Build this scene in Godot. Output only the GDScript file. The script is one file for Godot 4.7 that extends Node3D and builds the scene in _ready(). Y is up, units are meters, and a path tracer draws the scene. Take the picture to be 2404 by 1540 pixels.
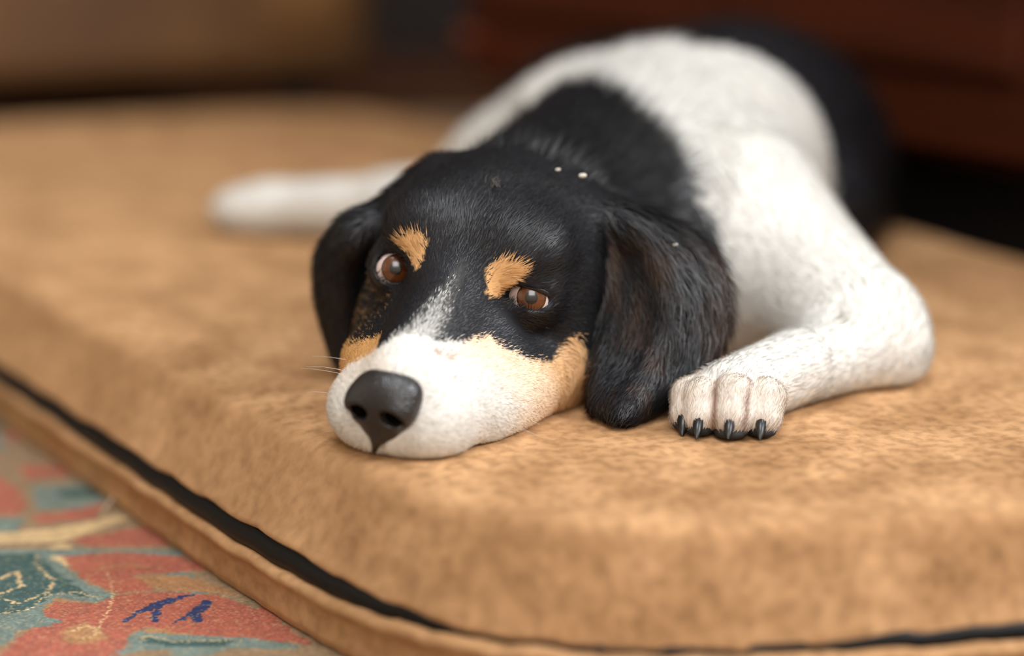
extends Node3D
# A dog resting on a suede cushion: units are metres, y is up, the camera stands in front of the cushion and looks along -z.

const MAT_TOP := 0.08                       # height of the cushion's top
const EX := Vector3(0.93045, -0.17067, 0.32425)   # head axes: the dog's left
const EY := Vector3(0.12238, 0.97884, 0.16403)    # crown
const EZ := Vector3(-0.34538, -0.11294, 0.93164)  # muzzle
const E0 := Vector3(-0.0258, 0.1454, -0.067)      # midpoint between the eyes

const MUZZLE := 0
const FACE := 1
const NECK := 2
const EAR := 3
const BODY := 4
const LEG := 5
const PAW := 6
const RUMP := 7

var rng := RandomNumberGenerator.new()
var grain := FastNoiseLite.new()
var cam_at := Vector3(0.0, 0.353, 0.85)


func _ready() -> void:
	rng.seed = 7
	grain.seed = 3
	grain.frequency = 1.0
	# ---- camera, sky, light, exposure ----
	var cam := Camera3D.new()
	cam.name = "camera"
	cam.fov = 19.005
	cam.near = 0.05
	cam.far = 40.0
	cam.position = cam_at
	cam.rotation_degrees = Vector3(-14.0, 0.0, 0.0)
	var lens := CameraAttributesPhysical.new()
	lens.frustum_focal_length = 72.0
	lens.exposure_aperture = 1.8
	lens.frustum_focus_distance = 0.925
	cam.attributes = lens
	add_child(cam)
	cam.fov = 19.005
	var we := WorldEnvironment.new()
	we.name = "world"
	var env := Environment.new()
	env.background_mode = Environment.BG_SKY
	var sky := Sky.new()
	var psm := ProceduralSkyMaterial.new()
	psm.sky_top_color = Color(0.55, 0.68, 0.9)
	psm.sky_horizon_color = Color(0.85, 0.9, 0.96)
	psm.ground_bottom_color = Color(0.3, 0.3, 0.28)
	psm.ground_horizon_color = Color(0.6, 0.62, 0.62)
	sky.sky_material = psm
	env.sky = sky
	env.tonemap_mode = Environment.TONE_MAPPER_LINEAR
	env.tonemap_exposure = 0.75
	env.sdfgi_enabled = true
	env.ssao_enabled = true
	env.ssil_enabled = true
	we.environment = env
	add_child(we)
	window_light("daylight_right", Vector3(2.38, 1.9, 0.5), Vector3(0.1, 0.1, -0.1), Vector2(1.4, 1.2), Color(0.97, 0.985, 1.0), 13.0)
	window_light("daylight_roof", Vector3(-0.1, 2.56, 0.55), Vector3(-0.1, 0.0, 0.551), Vector2(1.1, 1.1), Color(0.96, 0.98, 1.0), 7.0)
	window_light("daylight_front", Vector3(0.1, 1.9, 2.48), Vector3(0.0, 0.1, -0.1), Vector2(1.4, 1.2), Color(1.0, 0.975, 0.95), 5.0)
	build_room()
	build_rug()
	build_sofa()
	build_cabinet()
	build_cushion()
	build_dog()
	build_specks()


func window_light(called: String, at: Vector3, to: Vector3, size: Vector2, tint: Color, energy: float) -> void:
	var l := AreaLight3D.new()
	l.name = called
	l.area_size = size
	l.light_color = tint
	l.light_energy = energy
	l.area_range = 12.0
	l.area_attenuation = 2.0
	l.shadow_enabled = true
	add_child(l)
	l.look_at_from_position(at, to, Vector3.UP if absf(at.x - to.x) + absf(at.z - to.z) > 0.1 else Vector3.RIGHT)


# ------------------------------------------------------------------ helpers

func mat(c: Color, rough: float, spec := 0.5) -> StandardMaterial3D:
	var m := StandardMaterial3D.new()
	m.albedo_color = c
	m.roughness = rough
	m.metallic_specular = spec
	return m


func tag(o: Node3D, label: String, category: String, group := "") -> void:
	o.set_meta("label", label)
	o.set_meta("category", category)
	if group:
		o.set_meta("group", group)


func node(called: String, at := Vector3.ZERO) -> Node3D:
	var o := Node3D.new()
	o.name = called
	o.position = at
	add_child(o, true)
	return o


func put(called: String, m: Mesh, material: Material, parent: Node = self, at := Vector3.ZERO) -> MeshInstance3D:
	var o := MeshInstance3D.new()
	o.name = called
	o.mesh = m
	o.material_override = material
	o.position = at
	parent.add_child(o, true)
	return o


func struct(called: String, m: Mesh, material: Material, at := Vector3.ZERO) -> MeshInstance3D:
	var o := put(called, m, material, self, at)
	o.set_meta("kind", "structure")
	return o


func noise_tex(freq: float, seed_: int, lo: Color, hi: Color, size := 512, octaves := 4, mid := -1.0) -> NoiseTexture2D:
	var n := FastNoiseLite.new()
	n.seed = seed_
	n.frequency = freq
	n.fractal_octaves = octaves
	var t := NoiseTexture2D.new()
	t.width = size
	t.height = size
	t.seamless = true
	t.noise = n
	var g := Gradient.new()
	g.set_color(0, lo)
	g.set_color(1, hi)
	t.color_ramp = g
	return t


# a box with rounded edges: size, edge radius
func round_box(size: Vector3, r: float, steps := 4) -> ArrayMesh:
	var st := SurfaceTool.new()
	st.begin(Mesh.PRIMITIVE_TRIANGLES)
	var inner := size * 0.5 - Vector3(r, r, r)
	var n := steps * 2 + 2
	for face in 6:
		var w := Vector3.ZERO
		w[face / 2] = 1.0 if face % 2 == 0 else -1.0
		var u := Vector3.ZERO
		u[(face / 2 + 1) % 3] = 1.0
		var v := w.cross(u)
		var grid := []
		for i in n:
			for j in n:
				var ua := edge_at(i, steps)
				var va := edge_at(j, steps)
				var dir := (w + u * tan(ua.y) + v * tan(va.y)).normalized()
				var base: Vector3 = (w + u * ua.x + v * va.x) * inner
				grid.append([base + dir * r, dir])
		for i in n - 1:
			for j in n - 1:
				for q in [[0, 0], [1, 1], [1, 0], [0, 0], [0, 1], [1, 1]]:
					var g: Array = grid[(i + q[0]) * n + j + q[1]]
					st.set_normal(g[1])
					st.add_vertex(g[0])
	st.index()
	return st.commit()


func edge_at(i: int, steps: int) -> Vector2:   # x: which side of the inner box, y: angle of the rounded edge
	if i <= steps:
		return Vector2(-1.0, -PI / 4.0 * (1.0 - float(i) / steps))
	return Vector2(1.0, PI / 4.0 * float(i - steps - 1) / steps)


# a round tube along points, radii per point, closed at both ends
func tube(st: SurfaceTool, pts: Array, radii: Array, sides := 8, flat := 1.0, up := Vector3.UP) -> void:
	var n := pts.size()
	var rings := []
	for i in n:
		var d: Vector3 = (pts[mini(i + 1, n - 1)] - pts[maxi(i - 1, 0)]).normalized()
		var s := d.cross(up)
		s = d.cross(Vector3.RIGHT).normalized() if s.length() < 0.05 else s.normalized()
		var t := s.cross(d).normalized()
		var ring := []
		for j in sides:
			var a := TAU * j / sides
			var off: Vector3 = s * cos(a) + t * sin(a) * flat
			ring.append([pts[i] + off * float(radii[i]), (s * cos(a) * flat + t * sin(a)).normalized()])
		rings.append(ring)
	for i in n - 1:
		for j in sides:
			var k := (j + 1) % sides
			for g in [rings[i][j], rings[i + 1][k], rings[i + 1][j], rings[i][j], rings[i][k], rings[i + 1][k]]:
				st.set_normal(g[1])
				st.add_vertex(g[0])
	for e in [0, n - 1]:
		var d2: Vector3 = (pts[e] - pts[1 if e == 0 else n - 2]).normalized()
		for j in sides:
			var k := (j + 1) % sides
			var tri := [pts[e], rings[e][j][0], rings[e][k][0]]
			if e == n - 1:
				tri = [pts[e], rings[e][k][0], rings[e][j][0]]
			for g in tri:
				st.set_normal(d2)
				st.add_vertex(g)


func begin() -> SurfaceTool:
	var st := SurfaceTool.new()
	st.begin(Mesh.PRIMITIVE_TRIANGLES)
	return st


# ------------------------------------------------------------------ room

func slab(called: String, size: Vector3, at: Vector3, m: Material) -> MeshInstance3D:
	var b := BoxMesh.new()
	b.size = size
	return struct(called, b, m, at)


func wall_with_window(called: String, across: float, thick: float, at: Vector3, turn: float, x0: float, x1: float, y0: float, y1: float, m: Material) -> void:
	var c := CSGBox3D.new()
	c.name = called
	c.size = Vector3(across, 2.6, thick)
	c.material = m
	c.position = at
	c.rotation.y = turn
	c.set_meta("kind", "structure")
	add_child(c, true)
	var hole := CSGBox3D.new()
	hole.name = "opening"
	hole.operation = CSGShape3D.OPERATION_SUBTRACTION
	hole.size = Vector3(x1 - x0, y1 - y0, thick * 3.0)
	hole.position = Vector3((x0 + x1) / 2, (y0 + y1) / 2 - 1.3, 0)
	c.add_child(hole)


func build_room() -> void:
	var plaster := mat(Color(0.90, 0.85, 0.76), 0.9)
	var boards := mat(Color(0.28, 0.16, 0.085), 0.75, 0.3)
	slab("floor", Vector3(5.2, 0.1, 5.4), Vector3(0, -0.058, 0), boards)
	var roof := CSGBox3D.new()
	roof.name = "ceiling"
	roof.size = Vector3(5.2, 0.1, 5.4)
	roof.position = Vector3(0, 2.65, 0)
	roof.material = mat(Color(0.94, 0.93, 0.90), 0.9)
	roof.set_meta("kind", "structure")
	add_child(roof, true)
	var hatch := CSGBox3D.new()
	hatch.name = "opening"
	hatch.operation = CSGShape3D.OPERATION_SUBTRACTION
	hatch.size = Vector3(1.2, 0.3, 1.2)
	hatch.position = Vector3(-0.1, 0, 0.55)
	roof.add_child(hatch)
	slab("wall_back", Vector3(5.2, 2.6, 0.12), Vector3(0, 1.3, -2.6), mat(Color(0.10, 0.06, 0.035), 0.9))
	slab("wall_left", Vector3(0.12, 2.6, 5.2), Vector3(-2.5, 1.3, 0), plaster)
	wall_with_window("wall_front", 5.2, 0.12, Vector3(0, 1.3, 2.6), 0.0, -0.7, 0.9, 1.2, 2.6, plaster)
	wall_with_window("wall_right", 5.2, 0.12, Vector3(2.5, 1.3, 0), -PI / 2.0, -0.3, 1.3, 1.2, 2.6, plaster)
	var white := mat(Color(0.85, 0.84, 0.8), 0.5)
	var glass := mat(Color(1, 1, 1, 0.04), 0.0)
	glass.transparency = BaseMaterial3D.TRANSPARENCY_ALPHA
	var sky_o := node("window_3", Vector3(-0.1, 2.66, 0.55))
	sky_o.set_meta("kind", "structure")
	for q in [[-0.57, 0.0, 0.06, 1.2], [0.57, 0.0, 0.06, 1.2], [0.0, -0.57, 1.08, 0.06], [0.0, 0.57, 1.08, 0.06]]:
		put("window_frame", round_box(Vector3(q[2], 0.05, q[3]), 0.006, 2), white, sky_o, Vector3(q[0], 0, q[1]))
	var lid := BoxMesh.new()
	lid.size = Vector3(1.08, 0.004, 1.08)
	put("pane", lid, glass, sky_o)
	for w in [[Vector3(0.1, 1.9, 2.6), 0.0, 1.6, 1.4], [Vector3(2.5, 1.9, 0.5), PI / 2.0, 1.6, 1.4]]:
		var o := node("window_1" if w[1] == 0.0 else "window_2", w[0])
		o.rotation.y = w[1]
		o.set_meta("kind", "structure")
		for s in [[0, w[3] / 2 - 0.03, w[2], 0.06], [0, -w[3] / 2 + 0.03, w[2], 0.06], [0, 0, w[2] - 0.12, 0.035], [-w[2] / 2 + 0.03, 0, 0.06, w[3] - 0.12], [w[2] / 2 - 0.03, 0, 0.06, w[3] - 0.12]]:
			put("window_frame", round_box(Vector3(s[2], s[3], 0.05), 0.006, 2), white, o, Vector3(s[0], s[1], 0))
		for s in [-1.0, 1.0]:
			var b := BoxMesh.new()
			b.size = Vector3(w[2] - 0.13, w[3] / 2 - 0.09, 0.004)
			put("pane", b, glass, o, Vector3(0, s * (w[3] / 4 - 0.02), 0))


# ------------------------------------------------------------------ rug

func build_rug() -> void:
	var o := node("persian_rug")
	tag(o, "patterned red, teal and cream woven rug under the dog bed", "rug")
	var b := BoxMesh.new()
	b.size = Vector3(2.6, 0.008, 3.0)
	var m := mat(Color(1, 1, 1), 0.95, 0.2)
	m.albedo_texture = rug_print()
	m.uv1_triplanar = true
	m.uv1_world_triplanar = true
	m.uv1_scale = Vector3(2, 2, 2)
	m.uv1_offset = Vector3(0.8, 0, 0.8)
	var knots := Image.create(256, 256, false, Image.FORMAT_L8)
	for y in 256:
		for x in 256:
			var v := absf(sin(x * PI / 4.0)) * 0.6 + absf(sin((y + (x / 4 % 2) * 2) * PI / 4.0)) * 0.4
			knots.set_pixel(x, y, Color(v, v, v))
	m.heightmap_enabled = true
	m.heightmap_texture = ImageTexture.create_from_image(knots)
	m.heightmap_scale = 0.06
	m.rim_enabled = true
	m.rim = 0.3
	put("rug_pile", b, m, o, Vector3(0, -0.004, -0.2))


# the woven pattern: a half-metre repeat of 1 mm knots, drawn in the rug's own metres
func rug_print() -> ImageTexture:
	var N := 512
	var im := Image.create(N, N, false, Image.FORMAT_RGB8)
	var ground := Color8(132, 108, 80)
	im.fill(ground)
	var red := Color8(152, 82, 63)
	var slate := Color8(100, 114, 106)
	var teal := Color8(50, 76, 73)
	var cream := Color8(190, 160, 115)
	var tan := Color8(152, 108, 70)
	var navy := Color8(30, 42, 84)
	var shapes := [
		[red, [[-0.2875, -0.2346], [-0.2536, -0.2346], [-0.252, -0.2172], [-0.2751, -0.2104]]],
		[red, [[-0.3011, -0.2241], [-0.2772, -0.1971], [-0.2632, -0.165], [-0.2656, -0.1497], [-0.2819, -0.1497], [-0.33, -0.19]]],
		[slate, [[-0.2698, -0.1971], [-0.2263, -0.2071], [-0.2143, -0.1776], [-0.2352, -0.1588], [-0.2577, -0.1588]]],
		[teal, [[-0.255, -0.190], [-0.232, -0.196], [-0.226, -0.182], [-0.245, -0.176]]],
		[red, [[-0.2575, -0.1497], [-0.2222, -0.1604], [-0.2239, -0.1437], [-0.252, -0.1347]]],
		[cream, [[-0.2931, -0.1159], [-0.2407, -0.1289], [-0.2109, -0.1497], [-0.2037, -0.1437], [-0.2323, -0.1089], [-0.2895, -0.1019]]],
		[slate, [[-0.3011, -0.1467], [-0.2591, -0.1437], [-0.2592, -0.1231], [-0.295, -0.1231]]],
		[red, [[-0.23, -0.1117], [-0.1935, -0.1318], [-0.1667, -0.1033], [-0.2148, -0.1]]],
		[slate, [[-0.2884, -0.0978], [-0.1617, -0.0964], [-0.1606, -0.0842], [-0.2312, -0.0869], [-0.2863, -0.0896]]],
		[red, [[-0.2274, -0.0869], [-0.202, -0.0937], [-0.1654, -0.0869], [-0.147, -0.0684], [-0.1862, -0.0607], [-0.1752, -0.0407], [-0.1889, -0.0358], [-0.2065, -0.0506], [-0.2171, -0.0658]]],
		[slate, [[-0.2763, -0.0926], [-0.2404, -0.0967], [-0.2202, -0.0694], [-0.2081, -0.0516], [-0.188, -0.0308], [-0.1988, -0.0254], [-0.2184, -0.0316], [-0.2213, -0.0148], [-0.2319, -0.0022], [-0.2744, -0.0022]]],
		[teal, [[-0.2763, -0.0876], [-0.2424, -0.0917], [-0.2262, -0.0674], [-0.2141, -0.0506], [-0.201, -0.0308], [-0.2194, -0.0376], [-0.2263, -0.0188], [-0.2359, -0.0082], [-0.2744, -0.0082]]],
		[tan, [[-0.1851, -0.0594], [-0.1602, -0.0607], [-0.1297, -0.0346], [-0.1661, -0.0407], [-0.1757, -0.0431]]],
		[red, [[-0.2216, -0.0052], [-0.2175, -0.0262], [-0.1972, -0.0233], [-0.1886, -0.0346], [-0.1695, -0.0395], [-0.1395, -0.0334], [-0.1109, -0.0075], [-0.0888, 0.0256], [-0.1392, 0.017], [-0.1671, 0.0049], [-0.1739, 0.0148], [-0.1726, 0.0393], [-0.2304, 0.0523], [-0.2227, 0.0082], [-0.2148, 0.0016]]],
		[slate, [[-0.2641, -0.0041], [-0.2237, -0.0144], [-0.2074, -0.0007], [-0.2151, 0.0038], [-0.2245, 0.0082], [-0.2279, 0.0256], [-0.2653, 0.0299]]],
		[tan, [[-0.2072, 0.0082], [-0.1969, -0.0007], [-0.1872, 0.0082], [-0.1821, 0.017], [-0.1905, 0.0256], [-0.2021, 0.0235]]],
		[slate, [[-0.1743, 0.017], [-0.1701, 0.0071], [-0.1631, 0.0126], [-0.122, 0.017], [-0.0954, 0.0256], [-0.0948, 0.0309], [-0.1288, 0.0299], [-0.1655, 0.0324], [-0.1777, 0.0393], [-0.1727, 0.0256]]],
		[teal, [[-0.1692, 0.017], [-0.1651, 0.0159], [-0.159, 0.0213], [-0.1216, 0.0203], [-0.1292, 0.0267], [-0.1547, 0.0267], [-0.1671, 0.0235]]],
		[slate, [[-0.39, -0.36], [-0.33, -0.33], [-0.30, -0.27], [-0.35, -0.25], [-0.39, -0.30]]],
		[red, [[-0.05, -0.36], [0.02, -0.30], [0.06, -0.2], [0.0, -0.12], [-0.07, -0.2]]],
		[teal, [[-0.03, -0.1], [0.05, -0.08], [0.08, 0.02], [0.0, 0.06], [-0.05, 0.0]]],
		[red, [[-0.38, -0.08], [-0.30, -0.06], [-0.31, 0.03], [-0.38, 0.06]]],
	]
	var sow := RandomNumberGenerator.new()
	sow.seed = 5
	for k in 90:      # sprigs and petals over the ground, under the large motifs
		var at := Vector2(sow.randf_range(25, N - 25), sow.randf_range(0, N))
		var long := sow.randf_range(10.0, 26.0)
		var turn := sow.randf_range(0.0, TAU)
		var leaf := PackedVector2Array()
		for i in 9:
			var a := TAU * i / 9.0
			leaf.append(at + Vector2(cos(a) * long, sin(a) * long * 0.42).rotated(turn))
		fill_poly(im, leaf, [red, slate, teal, cream, tan, red][k % 6], N)
	for sh in shapes:
		var poly := PackedVector2Array()
		for q in sh[1]:
			poly.append(Vector2((q[0] + 0.4) * 2.0 * N, (q[1] + 0.4) * 2.0 * N))
		fill_poly(im, poly, sh[0], N)
	for ln in [
		[navy, 3.4, [[-0.1794, -0.0007], [-0.1745, -0.0121], [-0.1687, -0.0191], [-0.1637, -0.0262], [-0.1524, -0.0346]]],
		[navy, 6.0, [[-0.1715, -0.016], [-0.1660, -0.0231], [-0.1610, -0.0282]]],
		[navy, 3.5, [[-0.1671, -0.0203], [-0.1659, -0.0007]]],
		[navy, 2.5, [[-0.1563, 0.002], [-0.1489, -0.0121], [-0.1439, -0.0262]]],
		[navy, 5.5, [[-0.1500, -0.008], [-0.1465, -0.018], [-0.1439, -0.0262]]],
		[navy, 4.0, [[-0.1484, -0.0121], [-0.1461, -0.0002]]],
		[cream, 1.6, [[-0.1998, -0.0633], [-0.1921, -0.0382], [-0.1895, -0.0075], [-0.1915, 0.0126]]],
		[cream, 1.6, [[-0.1671, 0.0235], [-0.1683, 0.017], [-0.1632, 0.017], [-0.1554, 0.0224], [-0.1214, 0.0213]]],
		[cream, 2.2, [[-0.2433, -0.0286], [-0.2331, -0.0238], [-0.2249, -0.0346], [-0.223, -0.0506], [-0.2377, -0.0736], [-0.2404, -0.0896]]],
		[cream, 1.8, [[-0.2497, -0.0075], [-0.2282, -0.0144], [-0.2228, -0.0334], [-0.2093, -0.0382], [-0.1965, -0.0286]]],
		[cream, 2.5, [[-0.255, -0.05], [-0.245, -0.065], [-0.238, -0.045], [-0.252, -0.03]]],
		[cream, 1.5, [[-0.204, 0.012], [-0.195, 0.004], [-0.188, 0.012], [-0.196, 0.02]]],
		[tan, 3.0, [[-0.205, -0.068], [-0.19, -0.075], [-0.18, -0.07]]],
	]:
		var pts: Array = ln[2]
		for i in pts.size() - 1:
			var a := Vector2((pts[i][0] + 0.4) * 2.0 * N, (pts[i][1] + 0.4) * 2.0 * N)
			var b2 := Vector2((pts[i + 1][0] + 0.4) * 2.0 * N, (pts[i + 1][1] + 0.4) * 2.0 * N)
			var steps := int(a.distance_to(b2)) + 1
			for t in steps:
				var p := a.lerp(b2, t / float(steps))
				p += Vector2(grain.get_noise_2d(p.x * 0.35, p.y * 0.35), grain.get_noise_2d(p.y * 0.35, p.x * 0.35 + 50.0)) * 2.5
				var w := float(ln[1]) * (0.75 + 0.5 * absf(grain.get_noise_2d(p.x * 0.3, p.y * 0.3 + 9.0)))
				im.fill_rect(Rect2i(int(p.x - w / 2), int(p.y - w / 2), maxi(1, int(w)), maxi(1, int(w))), ln[0])
	# each knot has its own tone; flecks of other yarns
	var r := RandomNumberGenerator.new()
	r.seed = 11
	for y in N:
		for x in N:
			var c := im.get_pixel(x, y)
			var wear := grain.get_noise_2d(x * 0.045, y * 0.045) * 0.09
			var f := 1.0 + r.randf_range(-0.14, 0.14) + wear
			c = Color(c.r * f, c.g * f, c.b * f)
			if r.randf() < 0.05 + 0.25 * smoothstep(0.1, 0.45, grain.get_noise_2d(x * 0.11 + 40.0, y * 0.16)):
				c = c.lerp(cream, 0.5)
			im.set_pixel(x, y, c.clamp())
	return ImageTexture.create_from_image(im)


func fill_poly(im: Image, poly: PackedVector2Array, c: Color, N: int) -> void:
	var lo := 1e9
	var hi := -1e9
	for p in poly:
		lo = minf(lo, p.y)
		hi = maxf(hi, p.y)
	for y in range(int(lo) - 3, int(hi) + 4):
		var xs := []
		var yy := y + 0.5 + grain.get_noise_1d(y * 0.2) * 2.0
		for i in poly.size():
			var a := poly[i]
			var b := poly[(i + 1) % poly.size()]
			if (a.y <= yy) != (b.y <= yy):
				xs.append(a.x + (b.x - a.x) * (yy - a.y) / (b.y - a.y))
		xs.sort()
		for i in range(0, xs.size() - 1, 2):
			var x0: float = xs[i] + grain.get_noise_2d(y * 0.3, 5.0) * 4.0
			var x1: float = xs[i + 1] + grain.get_noise_2d(y * 0.3, 25.0) * 4.0
			if x1 > x0:
				im.fill_rect(Rect2i(int(x0), posmod(y, N), int(x1 - x0), 1), c)


# ------------------------------------------------------------------ furniture behind

func build_sofa() -> void:
	var o := node("sofa", Vector3(-0.935, 0.0, -0.965))
	o.rotation.y = deg_to_rad(21.8)
	tag(o, "low brown leather sofa behind the dog bed", "sofa")
	var hide := mat(Color(0.47, 0.33, 0.16), 0.7)
	hide.albedo_texture = noise_tex(0.008, 21, Color(0.62, 0.55, 0.48), Color(1, 1, 1), 256)
	hide.uv1_triplanar = true
	hide.uv1_scale = Vector3(1.2, 1.2, 1.2)
	put("base", round_box(Vector3(1.72, 0.17, 0.80), 0.035), hide, o, Vector3(0, 0.185, -0.42))
	for s in [-1.0, 1.0]:
		put("seat_cushion", round_box(Vector3(0.68, 0.15, 0.66), 0.05), hide, o, Vector3(s * 0.345, 0.345, -0.36))
		put("arm", round_box(Vector3(0.17, 0.46, 0.82), 0.06), hide, o, Vector3(s * 0.775, 0.35, -0.42))
		put("back_cushion", round_box(Vector3(0.68, 0.42, 0.18), 0.06), hide, o, Vector3(s * 0.345, 0.60, -0.62))
		for z in [-0.08, -0.76]:
			var st := begin()
			tube(st, [Vector3.ZERO, Vector3(0, 0.11, 0)], [0.018, 0.026], 12, 1.0, Vector3.RIGHT)
			put("leg", st.commit(), mat(Color(0.1, 0.06, 0.04), 0.5), o, Vector3(s * 0.78, 0.0, z))
	put("back", round_box(Vector3(1.72, 0.62, 0.14), 0.05), hide, o, Vector3(0, 0.52, -0.76))


func build_cabinet() -> void:
	var o := node("cabinet", Vector3(0.287, 0.0, -0.630))
	o.rotation.y = atan2(-0.834, 0.552)      # its front looks across the cushion
	tag(o, "dark reddish brown wooden cabinet standing along the right edge of the dog bed", "cabinet")
	var wood := mat(Color(0.33, 0.145, 0.055), 0.6, 0.3)
	wood.albedo_texture = noise_tex(0.01, 31, Color(0.6, 0.55, 0.5), Color(1, 1, 1), 256)
	wood.uv1_triplanar = true
	wood.uv1_scale = Vector3(0.6, 6.0, 0.6)
	put("plinth", round_box(Vector3(1.12, 0.12, 0.36), 0.003, 2), mat(Color(0.05, 0.03, 0.025), 0.7), o, Vector3(0, 0.06, -0.23))
	put("carcass", round_box(Vector3(1.19, 0.31, 0.42), 0.004, 2), wood, o, Vector3(0, 0.275, -0.215))
	put("cabinet_top", round_box(Vector3(1.24, 0.03, 0.46), 0.01, 3), wood, o, Vector3(0, 0.445, -0.212))
	for k in 3:
		var x := -0.392 + 0.392 * k
		var d := put("door", round_box(Vector3(0.382, 0.285, 0.018), 0.004, 2), wood, o, Vector3(x, 0.275, 0.003))
		put("panel", round_box(Vector3(0.27, 0.17, 0.012), 0.005, 2), wood, d, Vector3(0, 0, 0.009))
		var st := begin()
		tube(st, [Vector3(0, 0, 0.006), Vector3(0, 0, 0.016), Vector3(0, 0, 0.022), Vector3(0, 0, 0.029), Vector3(0, 0, 0.033)], [0.005, 0.005, 0.011, 0.011, 0.005], 14)
		var brass := mat(Color(0.75, 0.42, 0.3), 0.35)
		brass.metallic = 0.8
		put("knob", st.commit(), brass, d, Vector3(-0.165, -0.110, 0.004))


# ------------------------------------------------------------------ cushion

func outline() -> Array:
	var c := [[-0.62, -0.80], [-0.45, -0.535], [-0.319, -0.330], [-0.253, -0.230], [-0.183, -0.122], [-0.129, -0.042], [-0.078, 0.028], [-0.037, 0.070], [0.017, 0.097], [0.087, 0.103], [0.150, 0.095], [0.216, 0.081], [0.32, 0.057], [0.40, 0.035], [0.475, 0.005], [0.53, -0.045], [0.553, -0.105], [0.54, -0.165], [0.50, -0.232], [0.43, -0.338], [0.352, -0.452], [0.296, -0.560], [0.2, -0.71], [0.1, -0.865], [-0.02, -1.05], [-0.10, -1.16], [-0.16, -1.21], [-0.25, -1.22], [-0.42, -1.16], [-0.6, -1.09], [-0.7, -1.04], [-0.735, -0.98], [-0.70, -0.92]]
	var out := []
	var n := c.size()
	for i in n:
		var p := []
		for k in 4:
			var q: Array = c[(i + k - 1 + n) % n]
			p.append(Vector2(q[0], q[1]))
		for s in 10:
			out.append(p[1].cubic_interpolate(p[2], p[0], p[3], s / 10.0))
	return out


func ring_mesh(line: Array, norms: Array, prof: Callable, steps: int, close_top := false) -> ArrayMesh:
	var st := begin()
	var n := line.size()
	for i in n:
		for j in steps:
			var q: Vector2 = prof.call(i, j)
			var p: Vector2 = line[i] + norms[i] * q.x
			st.set_uv(Vector2(i / float(n) * 20.0, j / float(steps)))
			st.add_vertex(Vector3(p.x, q.y, p.y))
	for i in n:
		var k := (i + 1) % n
		for j in steps - 1:
			for v in [i * steps + j, k * steps + j + 1, i * steps + j + 1, i * steps + j, k * steps + j, k * steps + j + 1]:
				st.add_index(v)
	st.generate_normals()
	return st.commit()


func zip_dip(p: Vector2) -> float:     # where the cover sags over the zipper, round the front corner
	return smoothstep(-0.10, 0.0, p.x) * (1.0 - 0.45 * smoothstep(0.10, 0.19, p.x)) if p.y > -0.15 else 0.0


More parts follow.
